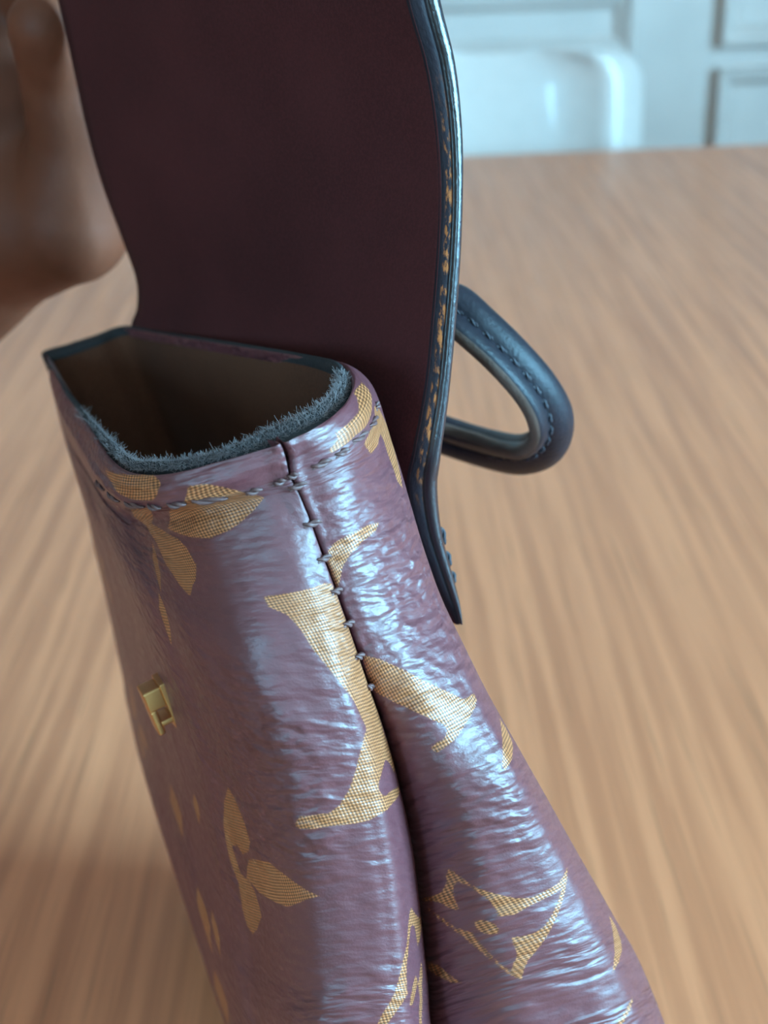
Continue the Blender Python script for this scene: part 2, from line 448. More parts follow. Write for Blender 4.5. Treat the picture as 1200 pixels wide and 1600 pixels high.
# ------------------------------------------------------------------ handbag (coordinates relative to the bag's foot point on the table)
DATA = {
 'front': [[[-0.10507,0.15674,0.21206],[-0.11241,0.15025,0.21071],[-0.11136,0.1441,0.21157],[-0.10337,0.11947,0.21598],[-0.09336,0.0899,0.22139],[-0.08422,0.06289,0.22633],[-0.07683,0.04102,0.23033],[-0.07204,0.02688,0.23292],[-0.06943,0.01917,0.23433],[-0.06344,0.00226,0.2375],[-0.05649,-0.01274,0.24074],[-0.04962,-0.02076,0.24331],[-0.04405,-0.02344,0.24504],[-0.03884,-0.02383,0.24647],[-0.03346,-0.02425,0.24794],[-0.02906,-0.02422,0.24911],[-0.02662,-0.02479,0.24981],[-0.02688,-0.01908,0.24921]],[[-0.10667,0.15803,0.21443],[-0.11434,0.15109,0.21303],[-0.11338,0.14393,0.21395],[-0.10537,0.11924,0.21838],[-0.09536,0.08966,0.22379],[-0.08622,0.06265,0.22873],[-0.07882,0.04079,0.23273],[-0.07403,0.02664,0.23532],[-0.07142,0.01892,0.23673],[-0.06541,0.00194,0.23991],[-0.05836,-0.01324,0.2432],[-0.05121,-0.02159,0.24588],[-0.04517,-0.02454,0.24776],[-0.03969,-0.02497,0.24926],[-0.03426,-0.0254,0.25074],[-0.0297,-0.02536,0.25195],[-0.02601,-0.02473,0.25287],[-0.02879,-0.01953,0.25165]],[[-0.10655,0.15714,0.21122],[-0.11422,0.1502,0.20982],[-0.11326,0.14304,0.21074],[-0.10681,0.11908,0.21469],[-0.098,0.09047,0.21969],[-0.08934,0.06464,0.22439],[-0.08193,0.04392,0.22829],[-0.07702,0.03057,0.23084],[-0.07433,0.02329,0.23223],[-0.06805,0.00443,0.23565],[-0.0604,-0.01247,0.23926],[-0.05246,-0.0225,0.2423],[-0.04584,-0.0257,0.24436],[-0.03969,-0.02702,0.24612],[-0.03388,-0.02695,0.24766],[-0.02906,-0.02604,0.24886],[-0.02511,-0.02484,0.2498],[-0.0279,-0.01964,0.24857]],[[-0.10537,0.15337,0.20814],[-0.11304,0.14642,0.20675],[-0.11208,0.13927,0.20767],[-0.10581,0.11635,0.21147],[-0.09729,0.08879,0.21629],[-0.08905,0.06384,0.2208],[-0.08209,0.04379,0.22452],[-0.07749,0.03085,0.22695],[-0.07497,0.0238,0.22827],[-0.06851,0.00563,0.23168],[-0.06089,-0.01084,0.23524],[-0.05282,-0.02077,0.23831],[-0.04605,-0.02404,0.24041],[-0.03977,-0.02539,0.24221],[-0.03371,-0.02597,0.24387],[-0.02874,-0.0254,0.24515],[-0.02463,-0.02468,0.24617],[-0.02742,-0.01948,0.24495]],[[-0.1197,0.20902,0.18459],[-0.12737,0.20207,0.18319],[-0.12641,0.19492,0.18412],[-0.11686,0.15874,0.19002],[-0.10413,0.1177,0.19722],[-0.09098,0.08095,0.20413],[-0.08042,0.05116,0.20971],[-0.0726,0.03236,0.21354],[-0.06723,0.02263,0.21587],[-0.0598,0.00602,0.22402],[-0.0524,-0.00932,0.23173],[-0.0458,-0.01916,0.237],[-0.04048,-0.02287,0.23936],[-0.03545,-0.02472,0.24082],[-0.03053,-0.02581,0.24191],[-0.02645,-0.02571,0.24234],[-0.02308,-0.02521,0.2425],[-0.02587,-0.02001,0.24128]],[[-0.11758,0.20212,0.18368],[-0.12525,0.19517,0.18228],[-0.12429,0.18802,0.18321],[-0.11476,0.15205,0.18908],[-0.10204,0.11121,0.19626],[-0.08891,0.07466,0.20315],[-0.07836,0.04503,0.20871],[-0.07054,0.02633,0.21253],[-0.06518,0.01666,0.21486],[-0.05767,0.00051,0.22202],[-0.0504,-0.01369,0.22868],[-0.04394,-0.02262,0.23336],[-0.03867,-0.02587,0.23548],[-0.0337,-0.02735,0.2367],[-0.02881,-0.0281,0.23754],[-0.0247,-0.02765,0.23772],[-0.0213,-0.02614,0.2373],[-0.02409,-0.02094,0.23608]],[[-0.11492,0.19337,0.18292],[-0.12259,0.18642,0.18152],[-0.12163,0.17927,0.18244],[-0.11211,0.14355,0.18829],[-0.09942,0.10298,0.19544],[-0.0863,0.06667,0.20231],[-0.07576,0.03724,0.20785],[-0.06796,0.01867,0.21165],[-0.0626,0.00906,0.21397],[-0.05502,-0.00653,0.21988],[-0.04796,-0.01934,0.22518],[-0.04171,-0.02715,0.22907],[-0.03654,-0.02985,0.23086],[-0.03164,-0.03087,0.23175],[-0.0268,-0.0312,0.23226],[-0.02271,-0.03034,0.2321],[-0.01938,-0.02755,0.23085],[-0.02216,-0.02235,0.22963]],[[-0.11157,0.18284,0.18248],[-0.11924,0.17589,0.18108],[-0.11828,0.16874,0.182],[-0.10883,0.13331,0.18781],[-0.09621,0.09303,0.19491],[-0.08316,0.05699,0.20173],[-0.07267,0.02777,0.20724],[-0.0649,0.00934,0.21102],[-0.05956,-0.00018,0.21332],[-0.05195,-0.01513,0.21774],[-0.04513,-0.02627,0.22131],[-0.03909,-0.03274,0.22417],[-0.03401,-0.03478,0.22552],[-0.02915,-0.03525,0.22597],[-0.02434,-0.03506,0.22604],[-0.02026,-0.0337,0.22541],[-0.01695,-0.02929,0.22301],[-0.01974,-0.0241,0.22179]],[[-0.10715,0.17018,0.17945],[-0.11482,0.16324,0.17805],[-0.11385,0.15608,0.17897],[-0.1045,0.12098,0.18472],[-0.09196,0.08104,0.19177],[-0.079,0.04531,0.19854],[-0.06858,0.01635,0.204],[-0.06086,-0.00192,0.20775],[-0.05554,-0.01136,0.21005],[-0.04817,-0.02542,0.21394],[-0.04174,-0.03451,0.21627],[-0.03602,-0.03939,0.2182],[-0.03109,-0.04066,0.21911],[-0.02634,-0.04049,0.21911],[-0.02159,-0.03971,0.21874],[-0.01754,-0.03773,0.2176],[-0.01425,-0.03133,0.21371],[-0.01703,-0.02614,0.21248]],[[-0.10389,0.16315,0.1705],[-0.11156,0.1562,0.1691],[-0.11059,0.14905,0.17002],[-0.1012,0.11435,0.17575],[-0.08863,0.07485,0.18276],[-0.07563,0.03951,0.18951],[-0.06518,0.01087,0.19495],[-0.05744,-0.00719,0.19869],[-0.05211,-0.01652,0.20097],[-0.04485,-0.03022,0.20529],[-0.03862,-0.03869,0.20762],[-0.03306,-0.04311,0.20948],[-0.02822,-0.04417,0.21031],[-0.02352,-0.04382,0.21018],[-0.0188,-0.04288,0.20966],[-0.01477,-0.04043,0.20811],[-0.01146,-0.03173,0.20232],[-0.01425,-0.02653,0.20109]],[[-0.10148,0.15842,0.15871],[-0.10915,0.15148,0.15731],[-0.10819,0.14433,0.15823],[-0.09861,0.11014,0.16396],[-0.08584,0.07117,0.17097],[-0.07266,0.03632,0.17772],[-0.06207,0.00807,0.18316],[-0.05424,-0.00974,0.1869],[-0.04886,-0.01892,0.18919],[-0.04174,-0.03257,0.1941],[-0.0356,-0.041,0.19679],[-0.03007,-0.04539,0.19886],[-0.02522,-0.04643,0.19974],[-0.02049,-0.04608,0.19959],[-0.01574,-0.04514,0.19902],[-0.01166,-0.04231,0.19704],[-0.00822,-0.03147,0.18917],[-0.01101,-0.02627,0.18795]],[[-0.10023,0.15586,0.1449],[-0.1079,0.14891,0.1435],[-0.10694,0.14176,0.14442],[-0.09701,0.10777,0.15023],[-0.08387,0.069,0.15732],[-0.07036,0.03434,0.16414],[-0.0595,0.00624,0.16964],[-0.05148,-0.01148,0.17342],[-0.04601,-0.02061,0.17572],[-0.03941,-0.03432,0.18137],[-0.03354,-0.04278,0.18449],[-0.02802,-0.04713,0.18676],[-0.02307,-0.04812,0.18768],[-0.01823,-0.04773,0.18749],[-0.01337,-0.04676,0.18683],[-0.00918,-0.04372,0.1845],[-0.00554,-0.03176,0.17503],[-0.00833,-0.02656,0.1738]],[[-0.09857,0.15356,0.13041],[-0.10624,0.14662,0.12902],[-0.10528,0.13946,0.12994],[-0.09529,0.1055,0.13575],[-0.0821,0.06676,0.14286],[-0.06853,0.03212,0.14969],[-0.05763,0.00404,0.1552],[-0.04959,-0.01366,0.15898],[-0.0441,-0.02279,0.16129],[-0.03767,-0.03643,0.16765],[-0.03187,-0.04483,0.17118],[-0.02633,-0.04912,0.17367],[-0.02131,-0.05008,0.17463],[-0.01639,-0.04966,0.17439],[-0.01145,-0.04867,0.17365],[-0.00717,-0.04543,0.17094],[-0.00334,-0.03241,0.15966],[-0.00612,-0.02721,0.15843]],[[-0.09688,0.15087,0.114],[-0.10456,0.14393,0.1126],[-0.10359,0.13677,0.11352],[-0.09357,0.10282,0.11934],[-0.08035,0.0641,0.12646],[-0.06675,0.02947,0.13329],[-0.05583,0.00141,0.13881],[-0.04777,-0.01629,0.1426],[-0.04228,-0.02541,0.14491],[-0.0361,-0.03898,0.15209],[-0.03046,-0.04735,0.15612],[-0.02499,-0.05162,0.15889],[-0.02,-0.05257,0.15993],[-0.0151,-0.05217,0.15967],[-0.01018,-0.0512,0.15887],[-0.00591,-0.04782,0.15575],[-0.002,-0.03387,0.14248],[-0.00478,-0.02867,0.14125]],[[-0.09517,0.14782,0.09579],[-0.10284,0.14088,0.09439],[-0.10188,0.13372,0.09531],[-0.09199,0.09971,0.1011],[-0.07891,0.06092,0.10819],[-0.06543,0.02624,0.115],[-0.05461,-0.00188,0.12049],[-0.04662,-0.0196,0.12426],[-0.04116,-0.02874,0.12657],[-0.03533,-0.04227,0.13474],[-0.02986,-0.05059,0.13934],[-0.02438,-0.05479,0.1424],[-0.0193,-0.05569,0.14349],[-0.01431,-0.05526,0.14316],[-0.0093,-0.05428,0.14226],[-0.00494,-0.05085,0.13875],[-0.00089,-0.03666,0.12384],[-0.00368,-0.03146,0.12262]],[[-0.09331,0.14446,0.07575],[-0.10098,0.13752,0.07435],[-0.10001,0.13036,0.07527],[-0.09049,0.09618,0.08099],[-0.07778,0.05721,0.08799],[-0.06465,0.02235,0.09472],[-0.05411,-0.0059,0.10015],[-0.0463,-0.02371,0.10388],[-0.04094,-0.03289,0.10616],[-0.03499,-0.04617,0.11528],[-0.02938,-0.05432,0.12042],[-0.02374,-0.05839,0.12373],[-0.01848,-0.05921,0.12485],[-0.0133,-0.05873,0.12442],[-0.0081,-0.05769,0.12335],[-0.00356,-0.05419,0.11935],[0.00076,-0.03973,0.10248],[-0.00202,-0.03453,0.10125]],[[-0.08137,0.13717,0.01589],[-0.08904,0.13022,0.01449],[-0.08808,0.12307,0.01541],[-0.07904,0.08865,0.02102],[-0.06683,0.04944,0.02791],[-0.05417,0.01437,0.03454],[-0.04399,-0.01406,0.03989],[-0.03643,-0.03199,0.04356],[-0.0312,-0.04123,0.04582],[-0.02511,-0.05422,0.05606],[-0.01933,-0.06216,0.06183],[-0.01348,-0.06609,0.06545],[-0.00801,-0.06681,0.06657],[-0.00261,-0.06626,0.066],[0.00283,-0.06517,0.06472],[0.0076,-0.06157,0.06009],[0.01226,-0.04683,0.04071],[0.00947,-0.04163,0.03949]]],
 'back': [[[-0.02746,-0.01998,0.24914],[-0.02329,-0.02414,0.25063],[-0.02283,-0.02265,0.25062],[-0.02045,-0.02125,0.25112],[-0.01789,-0.01859,0.25156],[-0.01548,-0.0142,0.25179],[-0.01338,-0.00764,0.25174],[-0.01241,0.00334,0.25098],[-0.01348,0.0155,0.24956],[-0.01588,0.02363,0.24817],[-0.01855,0.0305,0.24682],[-0.02591,0.04338,0.24366],[-0.0399,0.06785,0.23767],[-0.05537,0.0949,0.23104],[-0.0723,0.12452,0.22378],[-0.08849,0.15284,0.21684],[-0.09338,0.15463,0.21537],[-0.10118,0.15305,0.21344]],[[-0.0269,-0.01924,0.25213],[-0.025,-0.02486,0.25316],[-0.02289,-0.0236,0.2536],[-0.02034,-0.02208,0.25414],[-0.01752,-0.01914,0.25462],[-0.01495,-0.01447,0.25486],[-0.01276,-0.0076,0.25481],[-0.01177,0.00363,0.25403],[-0.01286,0.01603,0.25259],[-0.01535,0.02446,0.25114],[-0.01903,0.0309,0.24956],[-0.02639,0.04378,0.24641],[-0.04039,0.06825,0.24041],[-0.05585,0.09529,0.23378],[-0.07279,0.12492,0.22652],[-0.08899,0.15325,0.21958],[-0.09409,0.15516,0.21804],[-0.10194,0.15358,0.2161]],[[-0.02605,-0.01854,0.24896],[-0.02414,-0.02416,0.24999],[-0.0217,-0.02352,0.25058],[-0.01876,-0.02268,0.25129],[-0.01552,-0.02034,0.25193],[-0.01249,-0.01638,0.25237],[-0.00986,-0.0099,0.25247],[-0.00824,0.00074,0.25191],[-0.00893,0.01358,0.25054],[-0.01109,0.02395,0.249],[-0.01489,0.03042,0.24738],[-0.02249,0.04338,0.24416],[-0.03694,0.06799,0.23803],[-0.0529,0.09519,0.23125],[-0.07038,0.12498,0.22383],[-0.08711,0.15348,0.21673],[-0.0922,0.15539,0.2152],[-0.10006,0.1538,0.21326]],[[-0.02589,-0.01922,0.24533],[-0.02399,-0.02484,0.24636],[-0.02164,-0.02415,0.24692],[-0.01882,-0.02328,0.24759],[-0.01563,-0.02145,0.24827],[-0.01261,-0.01836,0.24878],[-0.00992,-0.01309,0.24901],[-0.00795,-0.0046,0.24874],[-0.00724,0.00573,0.24797],[-0.00749,0.01598,0.24696],[-0.01143,0.02284,0.24527],[-0.01932,0.03655,0.2419],[-0.0343,0.06259,0.23549],[-0.05087,0.09138,0.22841],[-0.06901,0.12291,0.22065],[-0.08636,0.15307,0.21323],[-0.09146,0.15498,0.2117],[-0.09931,0.15339,0.20975]],[[-0.0246,-0.01972,0.24152],[-0.0227,-0.02534,0.24255],[-0.02062,-0.02477,0.2431],[-0.01819,-0.02395,0.24368],[-0.01546,-0.0223,0.24401],[-0.01281,-0.01952,0.2438],[-0.01024,-0.01482,0.24269],[-0.00771,-0.00718,0.24046],[-0.00568,0.00245,0.23805],[-0.00413,0.01272,0.2358],[-0.00775,0.02035,0.23413],[-0.015,0.0356,0.23079],[-0.02902,0.06444,0.22438],[-0.04516,0.09602,0.21715],[-0.06366,0.13021,0.20905],[-0.0819,0.16266,0.20118],[-0.087,0.16457,0.19965],[-0.09485,0.16298,0.1977]],[[-0.02284,-0.02028,0.23614],[-0.02094,-0.0259,0.23717],[-0.01891,-0.02543,0.23768],[-0.01654,-0.02444,0.23807],[-0.01386,-0.02269,0.23821],[-0.01124,-0.01995,0.23786],[-0.00865,-0.01575,0.23679],[-0.00608,-0.00937,0.23488],[-0.00399,-0.00148,0.233],[-0.00237,0.00783,0.23091],[-0.00598,0.01546,0.22924],[-0.01323,0.0307,0.22589],[-0.02726,0.05955,0.21948],[-0.0434,0.09113,0.21225],[-0.0619,0.12532,0.20415],[-0.08014,0.15777,0.19628],[-0.08524,0.15968,0.19475],[-0.09309,0.15809,0.1928]],[[-0.02094,-0.02115,0.22939],[-0.01904,-0.02677,0.23042],[-0.01702,-0.02648,0.23094],[-0.01468,-0.02531,0.23111],[-0.01201,-0.02343,0.23103],[-0.00939,-0.02074,0.23052],[-0.00679,-0.01713,0.22952],[-0.0042,-0.01232,0.22811],[-0.00213,-0.0066,0.22699],[-0.0005,0.00148,0.22513],[-0.00411,0.00911,0.22346],[-0.01136,0.02436,0.22012],[-0.02539,0.0532,0.21371],[-0.04153,0.08478,0.20648],[-0.06003,0.11897,0.19838],[-0.07827,0.15142,0.19051],[-0.08337,0.15333,0.18897],[-0.09122,0.15174,0.18703]],[[-0.01853,-0.02238,0.22123],[-0.01663,-0.028,0.22226],[-0.0146,-0.028,0.22284],[-0.01227,-0.02675,0.22282],[-0.00961,-0.02484,0.22253],[-0.007,-0.02219,0.2218],[-0.00439,-0.01904,0.2208],[-0.0018,-0.01545,0.21976],[0.00025,-0.01144,0.21926],[0.00187,-0.00432,0.21753],[-0.00174,0.00331,0.21586],[-0.00899,0.01856,0.21251],[-0.02302,0.04741,0.2061],[-0.03916,0.07899,0.19887],[-0.05766,0.11318,0.19077],[-0.0759,0.14562,0.1829],[-0.081,0.14753,0.18137],[-0.08885,0.14594,0.17942]],[[-0.0158,-0.02453,0.21192],[-0.0139,-0.03015,0.21295],[-0.01176,-0.03031,0.21365],[-0.0093,-0.02914,0.21361],[-0.00649,-0.02725,0.21324],[-0.00373,-0.02458,0.21236],[-0.00099,-0.0213,0.21111],[0.00167,-0.01763,0.20982],[0.00365,-0.01358,0.20908],[0.00516,-0.00646,0.20699],[0.00155,0.00117,0.20532],[-0.0057,0.01641,0.20197],[-0.01973,0.04526,0.19556],[-0.03587,0.07684,0.18833],[-0.05437,0.11103,0.18023],[-0.07261,0.14348,0.17236],[-0.07771,0.14539,0.17083],[-0.08556,0.1438,0.16889]],[[-0.013,-0.02458,0.20024],[-0.0111,-0.0302,0.20127],[-0.00877,-0.03208,0.20319],[-0.0061,-0.03226,0.20406],[-0.00309,-0.03146,0.20438],[-0.00016,-0.02944,0.20386],[0.00276,-0.0267,0.20285],[0.00562,-0.02349,0.20173],[0.00779,-0.0195,0.20089],[0.00958,-0.01132,0.19781],[0.00597,-0.00369,0.19614],[-0.00129,0.01156,0.1928],[-0.01531,0.04041,0.18638],[-0.03145,0.07199,0.17915],[-0.04995,0.10618,0.17105],[-0.06819,0.13862,0.16319],[-0.07329,0.14053,0.16165],[-0.08114,0.13894,0.15971]],[[-0.00973,-0.02381,0.18663],[-0.00783,-0.02943,0.18765],[-0.00527,-0.03335,0.19127],[-0.00237,-0.03515,0.19343],[0.00086,-0.03564,0.19472],[0.00402,-0.03441,0.19474],[0.00712,-0.03238,0.19415],[0.01012,-0.0298,0.19336],[0.0124,-0.02598,0.19244],[0.01451,-0.01656,0.1881],[0.0109,-0.00893,0.18643],[0.00365,0.00632,0.18308],[-0.01038,0.03517,0.17667],[-0.02652,0.06675,0.16944],[-0.04502,0.10094,0.16134],[-0.06326,0.13338,0.15347],[-0.06836,0.13529,0.15194],[-0.07621,0.1337,0.15]],[[-0.00702,-0.02378,0.17209],[-0.00512,-0.0294,0.17312],[-0.00224,-0.03462,0.17816],[0.00102,-0.03776,0.18165],[0.00464,-0.03935,0.184],[0.00818,-0.03895,0.18473],[0.01166,-0.03771,0.18477],[0.01502,-0.03579,0.18446],[0.01768,-0.03197,0.18344],[0.02043,-0.02062,0.17718],[0.01682,-0.01299,0.17551],[0.00957,0.00225,0.17216],[-0.00446,0.0311,0.16575],[-0.02059,0.06268,0.15852],[-0.0391,0.09687,0.15042],[-0.05734,0.12931,0.14255],[-0.06244,0.13122,0.14102],[-0.07029,0.12964,0.13907]],[[-0.00478,-0.0241,0.15627],[-0.00288,-0.02972,0.15729],[0.00042,-0.03582,0.16365],[0.00415,-0.03955,0.16807],[0.00831,-0.04151,0.17106],[0.01242,-0.04119,0.17203],[0.01645,-0.04,0.17222],[0.02038,-0.03806,0.17195],[0.0236,-0.03396,0.17064],[0.0272,-0.02134,0.16279],[0.02359,-0.01371,0.16112],[0.01634,0.00153,0.15777],[0.00231,0.03038,0.15136],[-0.01382,0.06196,0.14413],[-0.03233,0.09615,0.13603],[-0.05057,0.1286,0.12816],[-0.05567,0.13051,0.12663],[-0.06352,0.12892,0.12468]],[[-0.0034,-0.0253,0.1386],[-0.0015,-0.03092,0.13963],[0.00242,-0.0376,0.14731],[0.00688,-0.04156,0.15253],[0.01185,-0.04356,0.15603],[0.01677,-0.043,0.15704],[0.02162,-0.04156,0.15717],[0.02637,-0.03931,0.15675],[0.03036,-0.03478,0.155],[0.03502,-0.02111,0.14552],[0.03141,-0.01348,0.14385],[0.02416,0.00177,0.14051],[0.01013,0.03062,0.13409],[-0.00601,0.0622,0.12687],[-0.02451,0.09639,0.11877],[-0.04275,0.12883,0.1109],[-0.04785,0.13074,0.10936],[-0.0557,0.12915,0.10742]],[[-0.00227,-0.02813,0.11971],[-0.00037,-0.03375,0.12074],[0.00427,-0.04038,0.12932],[0.00956,-0.04423,0.13515],[0.0155,-0.04601,0.13899],[0.02141,-0.04517,0.14001],[0.02727,-0.04341,0.14003],[0.03305,-0.04078,0.13938],[0.03808,-0.03571,0.13706],[0.04419,-0.0208,0.12556],[0.04057,-0.01317,0.12389],[0.03332,0.00207,0.12054],[0.01929,0.03092,0.11413],[0.00316,0.0625,0.1069],[-0.01535,0.09669,0.0988],[-0.03358,0.12913,0.09093],[-0.03868,0.13104,0.0894],[-0.04654,0.12946,0.08745]],[[-0.00059,-0.03124,0.09806],[0.00131,-0.03686,0.09909],[0.00664,-0.04342,0.10867],[0.01274,-0.04711,0.11512],[0.01962,-0.04864,0.11926],[0.02655,-0.04747,0.1202],[0.03345,-0.04536,0.12003],[0.04033,-0.04233,0.11905],[0.04647,-0.03678,0.1161],[0.05413,-0.02098,0.10253],[0.05052,-0.01335,0.10086],[0.04327,0.0019,0.09751],[0.02924,0.03074,0.0911],[0.01311,0.06232,0.08387],[-0.0054,0.09651,0.07577],[-0.02364,0.12896,0.0679],[-0.02874,0.13087,0.06637],[-0.03659,0.12928,0.06442]],[[0.01095,-0.0384,0.03594],[0.01285,-0.04402,0.03697],[0.01902,-0.0504,0.0477],[0.02612,-0.05375,0.0547],[0.03418,-0.05487,0.05906],[0.04233,-0.05322,0.05973],[0.05048,-0.05065,0.05917],[0.05865,-0.04717,0.05771],[0.06601,-0.04123,0.05407],[0.07525,-0.02514,0.0386],[0.07164,-0.01751,0.03693],[0.06439,-0.00226,0.03359],[0.05036,0.02658,0.02717],[0.03422,0.05816,0.01995],[0.01572,0.09235,0.01184],[-0.00252,0.1248,0.00398],[-0.00762,0.12671,0.00244],[-0.01547,0.12512,0.0005]]],
 'print_front': [[[7.069,12.655],[7.052,13.036],[7.017,13.817],[6.966,14.558],[6.845,15.379],[6.845,15.8],[7.069,15.98],[7.5,15.92],[7.879,16.0],[8.414,16.0],[8.948,16.0],[9.517,16.0],[9.983,15.86],[10.414,15.98],[10.655,16.0],[10.724,15.78],[10.534,15.619],[10.466,15.479],[10.69,15.199],[10.862,14.938],[11.034,14.818],[11.121,14.938],[11.138,15.099],[11.034,15.399],[10.966,15.8],[11.052,15.9],[11.207,15.479],[11.414,14.818],[11.552,13.997],[11.586,13.456],[11.603,12.535],[11.638,11.734],[11.603,11.093],[11.534,11.033],[11.397,11.273],[11.397,11.854],[11.379,12.515],[11.259,12.976],[11.0,13.496],[10.672,13.957],[10.448,14.237],[10.086,14.738],[9.879,15.039],[9.707,14.979],[9.362,14.918],[8.966,14.538],[8.638,14.217],[8.293,13.897],[7.862,13.677],[7.534,13.376],[7.397,12.996],[7.31,12.735]],[[1.862,12.255],[1.948,12.815],[2.431,13.436],[3.0,13.917],[3.741,13.997],[4.0,14.177],[4.466,13.536],[4.81,12.916],[5.069,12.255],[5.241,11.433],[5.138,10.632],[4.931,10.132],[4.776,9.791],[4.034,10.132],[3.5,11.233],[2.621,12.195]],[[3.776,8.489],[3.086,10.813],[4.517,9.01],[4.862,9.571],[5.172,10.112],[5.534,10.332],[6.086,10.472],[6.517,10.252],[7.121,9.711],[6.879,9.391],[6.293,9.09],[5.466,9.03],[4.655,8.77],[4.086,8.269]],[[1.707,9.25],[1.259,10.132],[0.638,10.873],[1.534,11.333],[2.397,11.173],[2.466,10.472],[2.293,9.871]],[[11.379,8.329],[11.5,8.549],[11.672,8.67],[11.862,8.81],[12.138,8.89],[12.345,8.71],[12.5,8.329],[12.414,8.109],[12.534,7.708],[12.5,7.428],[12.224,7.528],[11.724,7.928]],[[12.483,8.649],[12.293,9.611],[12.379,10.092],[12.534,10.672],[12.707,11.514],[12.776,10.833],[12.914,10.112],[12.931,9.431],[12.948,8.85],[12.897,8.569],[12.879,8.289],[12.672,8.429]],[[13.017,7.728],[12.879,8.269],[12.966,8.589],[13.172,8.73],[13.31,8.79],[13.586,8.429],[13.741,8.109],[13.69,7.848],[13.483,7.708]],[[12.5,7.428],[12.517,7.768],[12.897,7.969],[12.897,8.249],[13.069,7.688],[12.828,7.448]],[[12.948,15.379],[13.052,15.519],[13.121,15.74],[13.086,16.0],[13.276,15.82],[13.534,15.499],[13.379,15.459],[13.259,15.439],[13.207,15.359],[13.259,15.259],[13.5,15.099],[13.724,14.938],[13.931,14.818],[14.155,14.778],[14.19,14.838],[14.397,14.518],[14.569,14.137],[14.69,13.817],[14.845,13.476],[14.845,12.916],[14.69,13.396],[14.483,13.757],[14.345,13.977],[14.121,14.237],[13.897,14.518],[13.672,14.798],[13.448,15.039],[13.224,15.159],[13.052,15.279]],[[13.914,15.259],[13.983,15.319],[14.155,15.219],[14.414,15.059],[14.448,14.918],[14.293,14.938],[14.086,15.079]],[[13.724,15.599],[13.897,15.599],[14.069,15.499],[14.414,15.479],[14.776,15.359],[14.776,15.259],[14.293,15.379],[14.069,15.319],[13.897,15.459]],[[14.155,16.0],[14.483,16.0],[14.793,16.0],[14.776,15.88],[14.534,16.0]],[[5.414,8.83],[6.138,8.77],[6.845,8.629],[7.621,8.289],[6.948,8.409],[6.224,8.529]],[[7.586,8.189],[7.948,8.249],[8.345,8.149],[8.897,7.768],[8.448,7.808],[8.086,7.848]],[[13.328,4.804],[13.431,5.004],[13.603,5.104],[14.069,4.984],[13.897,4.784],[13.759,4.644]],[[12.379,6.106],[12.483,6.206],[12.638,6.206],[12.966,6.026],[12.81,5.966],[12.672,5.926]],[[14.431,5.485],[14.483,5.785],[14.655,5.966],[15.052,5.725],[14.914,5.565],[14.81,5.405]],[[14.276,6.026],[14.397,6.226],[14.552,6.366],[14.845,6.306],[14.69,6.166],[14.552,6.046]],[[15.259,5.385],[15.224,5.765],[15.293,5.805],[15.759,4.784],[15.69,4.624],[15.621,4.564]]],
